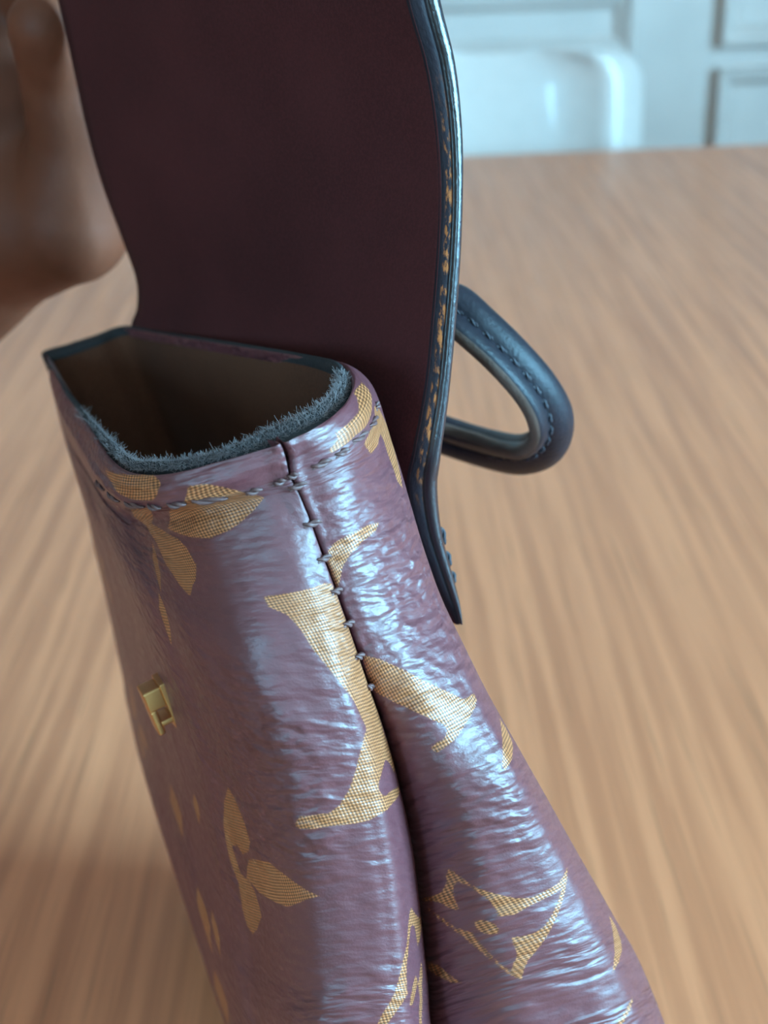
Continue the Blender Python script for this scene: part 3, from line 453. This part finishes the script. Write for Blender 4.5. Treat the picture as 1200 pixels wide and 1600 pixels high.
 'print_back': [[[1.466,7.26],[1.793,7.18],[2.19,6.78],[2.621,6.654],[2.741,6.139],[2.638,5.361],[2.724,4.514],[2.724,3.724],[2.5,3.564],[2.259,4.124],[1.845,4.09],[1.828,4.903],[1.759,5.83],[1.362,6.288],[1.121,6.402]],[[2.638,7.1],[3.19,8.256],[3.638,8.851],[4.017,8.931],[4.724,8.702],[5.345,8.451],[5.069,8.222],[4.431,8.21],[3.793,8.084],[3.534,7.741],[3.672,7.272],[3.724,6.585],[3.293,5.967],[3.121,6.585],[3.155,7.421]],[[6.034,1.561],[5.914,2.293],[5.828,3.575],[5.759,4.754],[5.776,5.887],[5.966,5.395],[6.103,4.285],[6.31,3.186],[6.517,2.362],[6.776,1.721],[6.966,1.183],[6.948,1.0],[6.603,1.0],[6.31,1.0]],[[8.448,1.263],[8.638,2.534],[8.983,3.873],[9.259,4.72],[9.517,5.715],[9.793,6.711],[9.793,7.409],[9.81,7.707],[9.931,7.695],[10.069,6.906],[10.241,6.07],[10.431,5.177],[10.517,4.479],[10.586,3.747],[10.483,3.518],[10.431,3.77],[10.379,4.468],[10.241,4.88],[10.138,4.8],[9.931,4.01],[9.638,2.946],[9.397,1.984],[9.172,1.183],[9.034,1.0]],[[10.448,8.645],[10.69,8.702],[10.914,8.577],[11.103,8.073],[11.224,7.123],[11.103,7.077],[10.828,7.81]],[[12.569,2.785],[12.707,3.175],[12.879,3.564],[13.017,4.044],[13.103,4.468],[13.224,5.063],[13.276,5.704],[13.241,6.288],[13.207,6.883],[13.138,7.421],[13.052,7.89],[13.207,7.524],[13.31,6.803],[13.345,6.173],[13.379,5.589],[13.448,4.857],[13.431,4.468],[13.414,4.205],[13.31,4.17],[13.155,4.021],[13.017,3.735],[12.879,3.426],[12.741,2.957],[12.672,2.671]],[[13.19,7.581],[13.431,6.928],[13.672,6.299],[13.862,5.761],[14.017,5.189],[14.121,4.8],[14.276,4.559],[14.448,4.399],[14.362,4.216],[14.259,4.079],[14.103,4.285],[14.034,4.433],[13.948,4.502],[13.845,4.456],[13.741,4.433],[13.776,4.834],[13.776,5.326],[13.724,5.773],[13.603,6.219],[13.448,6.665],[13.293,7.043]],[[14.448,4.399],[14.276,4.033],[14.0,3.598],[13.759,3.152],[13.517,2.66],[13.259,1.916],[12.983,1.229],[12.983,1.332],[13.19,1.938],[13.397,2.488],[13.466,2.808],[13.534,3.117],[13.638,3.22],[13.828,3.472],[14.0,3.724],[14.138,3.976]],[[12.517,2.648],[12.586,2.9],[12.724,2.888],[12.845,2.682],[12.983,2.66],[13.103,2.74],[13.19,2.831],[13.121,2.442],[13.0,2.041],[12.914,1.607],[12.862,1.034],[12.828,1.092],[12.845,1.79],[12.845,2.122],[12.724,2.419],[12.586,2.534]],[[13.414,3.232],[13.379,3.426],[13.414,3.678],[13.483,3.918],[13.586,4.102],[13.638,4.021],[13.638,3.77],[13.586,3.529],[13.5,3.3]],[[13.741,1.0],[13.828,1.526],[14.034,1.984],[14.224,2.454],[14.138,1.961],[14.0,1.549],[13.862,1.023]],[[13.914,8.645],[14.103,8.691],[14.379,8.508],[14.534,8.336],[14.672,7.936],[14.741,7.512],[14.603,7.833],[14.328,8.233]],[[15.0,7.936],[15.017,7.936],[15.069,7.638],[15.121,7.089],[15.121,6.7],[15.069,7.34],[15.017,7.798]]],
 'stitches': [["f",3.569,6.587,"f",3.586,7.147],["f",2.983,9.451,"f",3.121,9.751],["f",2.914,10.212,"f",2.776,10.853],["f",2.759,10.993,"f",2.862,11.373],["f",2.81,11.594,"f",2.879,12.175],["f",2.897,12.335,"f",3.207,13.376],["f",3.328,13.897,"f",3.241,14.638],["f",3.259,15.119,"f",3.103,15.68],["b",3.069,2.488,"b",3.017,3.758],["b",3.0,3.999,"b",2.983,4.868],["b",2.879,5.12,"b",3.0,6.288],["b",3.017,6.528,"b",3.069,7.398],["b",3.017,7.695,"b",2.897,7.924],["f",3.103,15.76,"b",3.017,1.504],["f",3.759,15.479,"b",3.638,1.87],["f",5.224,15.439,"b",5.172,1.847],["f",6.276,15.499,"b",6.172,1.629],["f",7.086,15.599,"b",7.017,1.423],["f",7.81,15.639,"b",7.759,1.469],["f",8.5,15.68,"b",8.431,1.343],["f",9.103,15.82,"b",9.069,1.183]],
 'felt_inner': [[-0.11375,0.14232,0.21349],[-0.10082,0.10707,0.2202],[-0.08948,0.07621,0.22609],[-0.07882,0.04675,0.23166],[-0.06946,0.02246,0.23641],[-0.06205,0.00428,0.24007],[-0.05611,-0.00808,0.2428],[-0.0517,-0.0119,0.24433],[-0.04637,-0.01652,0.24617],[-0.0428,-0.01884,0.24734],[-0.03858,-0.01941,0.24851],[-0.03562,-0.01809,0.24918],[-0.03218,-0.01431,0.24974],[-0.02785,-0.01077,0.25057],[-0.02376,-0.00815,0.25141],[-0.02012,-0.00636,0.25222],[-0.01734,-0.00079,0.25244],[-0.01615,0.00628,0.2521],[-0.01574,0.01358,0.25153],[-0.01677,0.02123,0.25054],[-0.01901,0.02772,0.24934],[-0.02449,0.03965,0.24678],[-0.03725,0.06268,0.24124],[-0.05269,0.08983,0.23461],[-0.07248,0.12427,0.22614],[-0.08866,0.15226,0.21924],[-0.09794,0.14878,0.21709],[-0.10615,0.14669,0.2151]],
 'felt_outer': [[-0.11899,0.15966,0.20975],[-0.10535,0.11905,0.21716],[-0.09354,0.08162,0.22378],[-0.08308,0.05213,0.2293],[-0.07281,0.02484,0.23457],[-0.06627,0.00705,0.23796],[-0.05951,-0.00798,0.24116],[-0.05366,-0.01529,0.24339],[-0.04803,-0.01926,0.24526],[-0.04321,-0.02032,0.24664],[-0.03882,-0.02026,0.2478],[-0.03465,-0.02081,0.24896],[-0.0304,-0.02105,0.25012],[-0.0264,-0.0199,0.25107],[-0.02229,-0.01801,0.25199],[-0.01855,-0.01484,0.25269],[-0.01557,-0.00945,0.25298],[-0.01341,-0.00478,0.25313],[-0.01216,0.00554,0.2525],[-0.01314,0.0187,0.25102],[-0.0158,0.02905,0.24935],[-0.02358,0.04288,0.24599],[-0.03737,0.06768,0.24002],[-0.05346,0.09593,0.23311],[-0.0733,0.1304,0.22463],[-0.09044,0.16036,0.21729],[-0.10059,0.16128,0.2145],[-0.11057,0.16098,0.21187]],
 'flap_in': [[-0.0031,0.03102,0.35786],[-0.00022,0.03,0.34431],[0.00278,0.02818,0.32664],[0.00613,0.0276,0.31423],[0.00796,0.0263,0.30152],[0.00845,0.02437,0.28855],[0.00754,0.02179,0.2754],[0.00605,0.01943,0.26183],[0.00424,0.01686,0.24794],[0.00122,0.01425,0.23369],[-0.00048,0.0143,0.22416],[0.00117,0.01527,0.21203],[0.005,0.01581,0.19867],[0.00798,0.01644,0.19017],[0.00994,0.0163,0.18544]],
 'flap_out': [[0.00114,0.03397,0.36],[0.00539,0.03328,0.3452],[0.0092,0.03152,0.32613],[0.01203,0.03069,0.31362],[0.01314,0.02907,0.30084],[0.013,0.02685,0.28782],[0.0121,0.02397,0.2732],[0.01045,0.02094,0.25672],[0.00867,0.01833,0.24259],[0.00678,0.01656,0.23004],[0.00611,0.01745,0.22237],[0.00684,0.01804,0.21034],[0.00914,0.0183,0.19883],[0.0106,0.01835,0.19071],[0.01065,0.01743,0.18618]],
 'flap_far': [[-0.10253,0.14625,0.37534],[-0.09882,0.14746,0.3521],[-0.09483,0.14815,0.32047],[-0.0932,0.1485,0.30276],[-0.09156,0.1485,0.28338],[-0.08929,0.14936,0.26681],[-0.08574,0.15072,0.24996],[-0.08321,0.15231,0.23637],[-0.08414,0.1532,0.22656],[-0.08624,0.15097,0.22022],[-0.08266,0.15365,0.20967],[-0.07665,0.15544,0.19511],[-0.07149,0.15633,0.1833],[-0.06867,0.15606,0.17613],[-0.06761,0.15592,0.17326]],
 'hand': {"arm":[[-0.37702,0.15876,0.07206,0.042],[-0.27255,0.17745,0.14316,0.035],[-0.19726,0.18928,0.19603,0.029],[-0.14814,0.20217,0.2443,0.036]],"thumb":[[-0.10829,0.17805,0.24969,0.0215],[-0.09981,0.17401,0.27522,0.0165],[-0.10112,0.16846,0.2977,0.0135],[-0.10261,0.15688,0.31258,0.0105]],"web":[[-0.1327,0.21409,0.29284,0.036]],"index":[[-0.14544,0.22324,0.29104,0.023],[-0.12569,0.20963,0.30857,0.014],[-0.10597,0.18611,0.31966,0.0105],[-0.09222,0.16194,0.32946,0.0085]],"middle":[[-0.18397,0.24802,0.29142,0.014],[-0.15411,0.24583,0.32738,0.012],[-0.11975,0.20508,0.33753,0.0105],[-0.09767,0.16396,0.34246,0.008]],"ring":[[-0.20085,0.26619,0.29202,0.013],[-0.17625,0.27322,0.33972,0.011],[-0.13339,0.23166,0.35275,0.01],[-0.09949,0.16731,0.3559,0.008]],"little":[[-0.21781,0.28009,0.28852,0.012],[-0.19564,0.29667,0.34195,0.01],[-0.1479,0.24897,0.36506,0.0088],[-0.1027,0.16903,0.36832,0.007]]},
 'handle': [[-0.00025,0.05459,0.24987],[0.00504,0.05757,0.25315],[0.01242,0.05843,0.25258],[0.01841,0.05562,0.24792],[0.02663,0.05413,0.23968],[0.03386,0.05532,0.23033],[0.03826,0.0596,0.22045],[0.03779,0.06718,0.20987],[0.03281,0.07893,0.20203],[0.02494,0.09142,0.19847],[0.01456,0.10132,0.19834],[0.00217,0.10458,0.20248],[-0.00817,0.09621,0.21042]],
 'handle_centre': [0.01578,0.02414,0.24076],
 'clasp': [-0.06138,0.01061,0.17],
 'axes': [[-0.39044,0.9013,-0.18764],[0.88428,0.42386,0.19594],[-0.25613,0.08943,0.9625]],
 'origin': [0.00657,0.25029,0.74],
}

AX_W, AX_T, AX_N = (np.array(a) for a in DATA['axes'])     # along the bag's width, through its thickness, up
ORIGIN = DATA['origin']
bag = tag(empty('handbag', ORIGIN), 'open brown monogram canvas handbag leaning on the table with its flap held up', 'handbag')

def dense_steps(G, axis, size, lo=3, hi=40):
    out = []
    n = G.shape[axis]
    for i in range(n-1):
        a, b = (G[i], G[i+1]) if axis == 0 else (G[:, i], G[:, i+1])
        k = int(min(hi, max(lo, np.ceil(np.median(np.linalg.norm(a-b, axis=1)) / size))))
        out += list(i + np.arange(k)/k)
    return np.array(out + [n-1])

def poly_distance(P2, poly):
    """signed distance of the points to a closed polygon (negative inside)"""
    a = np.asarray(poly); b = np.roll(a, -1, axis=0)
    best = np.full(len(P2), 1e9); inside = np.zeros(len(P2), bool)
    for p, q in zip(a, b):
        e = q - p; l2 = max(e @ e, 1e-16)
        t = np.clip(((P2 - p) @ e) / l2, 0, 1)
        d = np.linalg.norm(P2 - p - t[:, None]*e, axis=1)
        best = np.minimum(best, d)
        cond = (p[1] > P2[:, 1]) != (q[1] > P2[:, 1])
        with np.errstate(divide='ignore', invalid='ignore'):
            x = (q[0]-p[0]) * (P2[:, 1]-p[1]) / (q[1]-p[1]) + p[0]
        inside ^= cond & (P2[:, 0] < x)
    return np.where(inside, -best, best)

def shell(name, G, prints, uflip):
    rs, cs = dense_steps(G, 0, .0006), dense_steps(G, 1, .0006, hi=24)
    R, Cc = np.meshgrid(rs, cs, indexing='ij')
    V = eval_grid(G, R, Cc)
    # metric print coordinates on the cloth: girth u, drop v
    ul = np.r_[0, np.cumsum(np.linalg.norm(np.diff(G[6:12], axis=1), axis=2).mean(0))]
    vl = np.r_[0, np.cumsum(np.median(np.linalg.norm(np.diff(G[:, 6:12], axis=0), axis=2), axis=1))]
    U = np.interp(Cc, np.arange(G.shape[1]), ul); Vv = np.interp(R, np.arange(G.shape[0]), vl)
    pts = np.stack([U.ravel(), Vv.ravel()], 1)
    sd = np.full(len(pts), .05)
    for poly in prints:
        pr = np.array(poly)
        pu = np.stack([np.interp(pr[:, 1], np.arange(G.shape[1]), ul), np.interp(pr[:, 0], np.arange(G.shape[0]), vl)], 1)
        lo, hi = pu.min(0) - .004, pu.max(0) + .004
        m = np.all((pts > lo) & (pts < hi), axis=1)
        sd[m] = np.minimum(sd[m], poly_distance(pts[m], pu))
    o = obj(name, V.reshape(-1, 3), grid_faces(len(rs), len(cs), flip=uflip), M_CANVAS, bag)
    at = o.data.attributes.new('print_distance', 'FLOAT', 'POINT')
    at.data.foreach_set('value', np.clip(sd, -.01, .05).astype(np.float32))
    uv = o.data.uv_layers.new(name='UVMap')
    li = np.empty(len(o.data.loops), np.int32); o.data.loops.foreach_get('vertex_index', li)
    uv.data.foreach_set('uv', pts[li].astype(np.float32).ravel())
    return o

def quatrefoil(r, c, sr, sc, turn=0.0):
    """four pointed petals as print outlines in panel rows and columns"""
    out = []
    for q in range(4):
        a = turn + q*math.pi/2
        pts = []
        for x, y in ((.15, 0), (.40, .20), (.70, .17), (1.0, 0), (.70, -.17), (.40, -.20)):
            pts.append((r + sr*(x*math.sin(a) + y*math.cos(a)), c + sc*(x*math.cos(a) - y*math.sin(a))))
        out.append(pts)
    return out
for r, c, tn in ((6.5, 12.6, .78), (9.5, 11.6, 0), (10.2, 13.9, .78), (12.6, 12.7, 0), (13.8, 11.4, .78), (14.2, 14.2, 0), (7.0, 14.6, 0)):
    DATA['print_back'] += quatrefoil(r, c, .95, .55, tn)
for r, c, tn in ((7.3, 3.5, 0), (10.4, 3.3, .78), (13.6, 3.4, 0)):
    DATA['print_front'] += quatrefoil(r, c, .8, .5, tn)
GF, GB = np.array(DATA['front']), np.array(DATA['back'])
front = shell('front_panel', GF, DATA['print_front'], True)
back = shell('back_panel', GB, DATA['print_back'], True)

# base: closes the foot of the two canvas halves
foot = np.vstack([eval_line(GF[-1], np.linspace(0, GF.shape[1]-1, 60)), eval_line(GB[-1], np.linspace(0, GB.shape[1]-1, 60))])
cen = foot.mean(0)
n = len(foot)
vb = [p for p in foot] + [cen + (p-cen)*.9 - AX_N*.003 for p in foot] + [cen - AX_N*.003]
fb = grid_faces(2, n, closed=True) + [(n+i, n+(i+1) % n, 2*n) for i in range(n)]
obj('base_panel', vb, fb, M_LEATHER, bag)

# felt padding turned over the rim, and the suede lining below it
fo, fi = np.array(DATA['felt_outer']), np.array(DATA['felt_inner'])
def closed_line(Pn, k):
    Pn = np.asarray(Pn); m = len(Pn)
    ext = np.vstack([Pn[-2:], Pn, Pn[:3]])
    return eval_line(ext, 2 + np.linspace(0, m, k, endpoint=False))
K = 260
lo_, li_ = closed_line(fo, K), closed_line(fi, K)
rows = []
for s, up in ((-.12, -.006), (-.06, -.0015), (0.1, .0), (.3, .0010), (.55, .0013), (.8, .0008), (1.0, -.0004), (1.03, -.0016)):
    rows.append(lo_ + (li_-lo_)*s + AX_N*up)
felt = obj('felt_padding', np.vstack(rows), grid_faces(len(rows), K, closed=True, flip=True), M_FELT, bag)
c_in = li_.mean(0)
rows = []
for dn, sc in ((.0012, 1.0), (.003, .995), (.008, .98), (.02, .95), (.05, .90), (.08, .86), (.105, .80), (.106, .05)):
    rows.append(c_in + (li_-c_in)*sc - AX_N*dn)
obj('lining', np.vstack(rows), grid_faces(len(rows), K, closed=True, flip=True), M_LINING, bag)

rng = np.random.default_rng(5)
fz = MB()
for q in range(14000):
    k = int(K*(.10 + .56*rng.random())); s = rng.uniform(.12, 1.04); kk = (k+1) % K; a = rng.random()
    w = li_[k]-lo_[k]
    p = (lo_[k]*(1-a)+lo_[kk]*a) + ((li_[k]*(1-a)+li_[kk]*a) - (lo_[k]*(1-a)+lo_[kk]*a))*s + AX_N*(.0012*math.sin(min(1, s)*math.pi) - .0003)
    d = AX_N*rng.uniform(.1, .8) + rng.normal(0, .9, 3); d /= np.linalg.norm(d)
    side = nrm(np.cross(d, rng.normal(0, 1, 3))); cur = rng.normal(0, 1.1, 3)
    L = rng.uniform(.0003, .0010) * (1.5 if rng.random() < .05 else 1); r = .00005
    sd2 = np.cross(d, side)
    ring = []
    for t in (0, .5, 1):
        c = p + d*L*t + cur*L*t*t*.6
        rr = r*(1-.4*t)
        ring += [c + (side*math.cos(x)+sd2*math.sin(x))*rr for x in (0, 2.094, 4.189)]
    fz.add(ring, [(0,1,4,3),(1,2,5,4),(2,0,3,5),(3,4,7,6),(4,5,8,7),(5,3,6,8)])
fuzz = obj('felt_fuzz', fz.v, fz.f, M_FIBRE, bag); fuzz['kind'] = 'stuff'

# flap: suede inside, black leather outside, painted edge on the near side
FI, FO, FF = (np.array(DATA[k]) for k in ('flap_in', 'flap_out', 'flap_far'))
tt = np.linspace(0, len(FI)-1, 150)
fin, fout, ffar = eval_line(FI, tt), eval_line(FO, tt), eval_line(FF, tt)
cols = np.r_[0, .01, .03, np.linspace(.08, 1, 24)]
def bowl(s): return np.sin(np.pi*np.clip(s, 0, 1))
inner = np.stack([fin + (ffar-fin)*s - AX_T*(.0035*bowl(s)) for s in cols], 1)
outer = np.stack([(fout + AX_W*.004) + (ffar + AX_T*.0035 - fout - AX_W*.004)*s - AX_T*(.0035*bowl(s)) for s in cols[::-1]], 1)
sheet = np.concatenate([inner, outer], 1)
nr, nc = sheet.shape[:2]
f = grid_faces(nr, nc, closed=True)
mi = bpy.data.materials
flap = obj('flap', sheet.reshape(-1, 3), f + [tuple(range(nc)), tuple(range((nr-1)*nc, nr*nc))[::-1]], M_FLAP, bag)
flap.data.materials.append(M_LEATHER)
for i, pg in enumerate(flap.data.polygons):
    if i < (nr-1)*nc and (i % nc) >= len(cols) - 1: pg.material_index = 1
e = fout - fin
prof = [(-.05, .0008), (.0, .0001), (.10, -.0004), (.20, -.0008), (.34, -.0013), (.40, -.0010), (.47, -.0019), (.53, -.0024), (.60, -.00252), (.70, -.00246), (.80, -.0022), (.88, -.0016), (.94, -.0006), (.98, .0008), (1.0, .0025), (1.0, .005)]
strip = np.stack([fin + e*s + AX_W*w for s, w in prof], 1)
fe = obj('flap_edge', strip.reshape(-1, 3), grid_faces(len(tt), len(prof)), M_EDGE, flap)
fe['label'] = 'glossy black painted edge rubbed to tan along its inner corner'
al = np.r_[0, np.cumsum(np.linalg.norm(np.diff(fout, axis=0), axis=1))]
pu = np.array([p[0] for p in prof])
uvs = np.stack([np.tile(pu, len(tt)), np.repeat(al, len(prof))], 1)
uvl = fe.data.uv_layers.new(name='UVMap')
li = np.empty(len(fe.data.loops), np.int32); fe.data.loops.foreach_get('vertex_index', li)
uvl.data.foreach_set('uv', uvs[li].astype(np.float32).ravel())

# stitches: one two-ply thread mesh shared by all
def stitch_mesh(name, material, turns=0.85):
    st = MB(); n, k = 15, 6
    for ph in (0, math.pi):
        rings = []
        for i in range(n):
            t = i/(n-1)
            lift = .55*math.sin(math.pi*t)**.6 - .35
            a = ph + turns*2*math.pi*t
            cy, cz = .44*math.cos(a), .44*math.sin(a) + lift
            r = .56*min(1, .5 + 2.2*min(t, 1-t))
            rings += [(t, cy + r*math.cos(b), cz + r*math.sin(b)) for b in np.linspace(0, 2*math.pi, k, endpoint=False)]
        st.add(rings, grid_faces(n, k, closed=True) + [tuple(range(k))[::-1], tuple(range((n-1)*k, n*k))])
    me = bpy.data.meshes.new(name)
    me.from_pydata(st.v, [], st.f); me.materials.append(material)
    me.polygons.foreach_set('use_smooth', [True]*len(me.polygons))
    return me
SM, SD = stitch_mesh('stitch', M_THREAD), stitch_mesh('dark_stitch', M_DARKTHREAD)

def place_stitch(a, b, nrmv, parent, mesh=SM, width=.0008):
    a, b = Vector(a), Vector(b)
    x = b - a; L = x.length; x.normalize()
    z = Vector(nrmv); z -= x*z.dot(x); z.normalize(); y = z.cross(x)
    M = Matrix(((x.x*L, y.x*width, z.x*width, a.x), (x.y*L, y.y*width, z.y*width, a.y), (x.z*L, y.z*width, z.z*width, a.z), (0, 0, 0, 1)))
    o = bpy.data.objects.new('stitch', mesh)
    link(o, parent); o.matrix_local = M
    return o

def on_shell(kind, r, c):
    G = GF if kind == 'f' else GB
    p, dr, dc = (eval_grid(G, np.array([x]), np.array([y]))[0] for x, y in ((r, c), (r+.02, c), (r, c+.02)))
    nn = nrm(np.cross(dr-p, dc-p))
    if nn @ AX_W > 0 and abs(nn @ AX_W) > .2: nn = -nn
    return p, nn
for k1, r1, c1, k2, r2, c2 in DATA['stitches']:
    (p, n1), (q, n2) = on_shell(k1, r1, c1), on_shell(k2, r2, c2)
    nn = nrm(n1 + n2)
    o = place_stitch(p + nn*.0002, q + nn*.0002, nn, front if k1 == 'f' else back)
for a, b in ((10.9, 11.3), (11.45, 11.8), (11.95, 12.3)):
    P3 = eval_line(FO, np.array([a, b]))
    place_stitch(P3[0] + AX_T*.0001, P3[1] + AX_T*.0001, AX_T, flap, SD, .0007)

# handle: rolled leather tube with a flat sewn flange along the inside of the loop
hs = eval_line(DATA['handle'], np.linspace(0, len(DATA['handle'])-1, 90))
hc = np.array(DATA['handle_centre'])
tg = nrm(np.gradient(hs, axis=0))
md = hc - hs; md -= tg*np.sum(md*tg, 1, keepdims=True); md = nrm(md)
for _ in range(12): md = nrm(np.vstack([md[:1], (md[:-2]+md[1:-1]*2+md[2:])/4, md[-1:]]))
bd = np.cross(tg, md)
if (bd[45] @ AX_W) > 0: bd = -bd                    # bd looks to the near side
circle = [(math.cos(a), math.sin(a)) for a in np.linspace(0, 2*math.pi, 28, endpoint=False)]
rad = np.full(len(hs), .0058)
v, f = sweep(hs, rad, md, bd, circle)
handle = obj('handle', v, f, M_LEATHER, bag)
handle['label'] = 'rolled black leather top handle'
sec = [(.0030, .0016), (.0060, .0026), (.0100, .0022), (.0113, .0012), (.0115, -.0012), (.0100, -.0022), (.0060, -.0024), (.0030, -.0016)]
v, f = sweep(hs, np.ones(len(hs)), md, bd, sec)
flange = obj('flange', v, f, M_LEATHER, handle)
flange.data.materials.append(M_RAW)
for i, pg in enumerate(flange.data.polygons):
    if i < (len(hs)-1)*8 and i % 8 in (3, 4): pg.material_index = 1
line = hs + md*.0062 + bd*.0028
al = np.r_[0, np.cumsum(np.linalg.norm(np.diff(line, axis=0), axis=1))]
s = .006
while s + .0045 < al[-1]*.75:
    A3 = [np.array([np.interp(x, al, line[:, k]) for k in range(3)]) for x in (s, s+.0034)]
    i = int(np.searchsorted(al, s))
    place_stitch(A3[0], A3[1], bd[i], handle, SD, .0006)
    s += .0048

# clasp on the front panel
ck = np.array(DATA['clasp'])
MC = Matrix(((AX_W[0], -AX_T[0], AX_N[0], ck[0]), (AX_W[1], -AX_T[1], AX_N[1], ck[1]), (AX_W[2], -AX_T[2], AX_N[2], ck[2]), (0, 0, 0, 1)))
clasp = MB().box((-.004, -.002, -.0068), (.004, .0008, .0068), MC).build('clasp', M_GOLD, bag, bevel=.0003)
clasp['label'] = 'gilt metal lock plate'
MB().box((-.0035, .0006, .0008), (.0035, .0052, .0062), MC).build('lock_block', M_GOLD, clasp, bevel=.0005)
MB().box((-.0035, .0034, -.0058), (.0035, .0052, .0010), MC).build('lock_tongue', M_GOLD, clasp, bevel=.0005)
MB().box((-.0035, .0006, -.0038), (.0035, .0036, -.0024), MC).build('lock_bar', M_GOLD, clasp, bevel=.0003)

# ------------------------------------------------------------------ the hand that lifts the flap
HD = DATA['hand']
flesh = MB()
def limb(a, b):
    """tapered, round-ended piece of limb from joint a to joint b (x, y, z, radius)"""
    pa, pb, ra, rb = np.array(a[:3]), np.array(b[:3]), a[3], b[3]
    d = pb - pa; L = np.linalg.norm(d); d = d/L
    s = nrm(np.cross(d, (0.3, 0.5, 0.8))); u = np.cross(d, s)
    rings, k = [], 20
    for t in np.linspace(-math.pi/2, 0, 7)[1:]: rings.append((pa + d*ra*math.sin(t), ra*math.cos(t)))
    for t in np.linspace(0, math.pi/2, 7)[:-1]: rings.append((pb + d*rb*math.sin(t), rb*math.cos(t)))
    v = [pa - d*ra]
    for c, r in rings: v += [c + (s*math.cos(x) + u*math.sin(x))*r for x in np.linspace(0, 2*math.pi, k, endpoint=False)]
    v.append(pb + d*rb)
    f = [tuple(1 + q for q in g) for g in grid_faces(len(rings), k, closed=True)]
    n = len(v) - 1
    f += [(0, 1+(q+1) % k, 1+q) for q in range(k)] + [(n, n-k+q, n-k+(q+1) % k) for q in range(k)]
    flesh.add(v, f)
def chain(pts, root=None):
    pts = ([root] if root else []) + pts
    for a, b in zip(pts, pts[1:]): limb(a, b)
chain(HD['arm'])
wrist, palm = HD['arm'][-2], HD['arm'][-1]
chain(HD['thumb'], palm); chain(HD['web'], palm)
for k in ('index', 'middle', 'ring', 'little'):
    chain(HD[k], palm)
    knuckle = HD[k][0]
    limb(wrist[:3] + [wrist[3]*.8], knuckle[:3] + [knuckle[3]*1.1])      # the metacarpal, filling the palm
limb(HD['index'][0], HD['thumb'][0])
person = flesh.build('person', M_SKIN); person.location = ORIGIN
rm = person.modifiers.new('union', 'REMESH'); rm.mode = 'VOXEL'; rm.voxel_size = .0016
smo = person.modifiers.new('relax', 'SMOOTH'); smo.factor = .5; smo.iterations = 14
dg = bpy.context.evaluated_depsgraph_get()
body = bpy.data.meshes.new_from_object(person.evaluated_get(dg))
person.modifiers.clear(); person.data = body
body.polygons.foreach_set('use_smooth', [True]*len(body.polygons))
tag(person, 'bare hand reaching in from the left and holding up the flap of the bag', 'person')
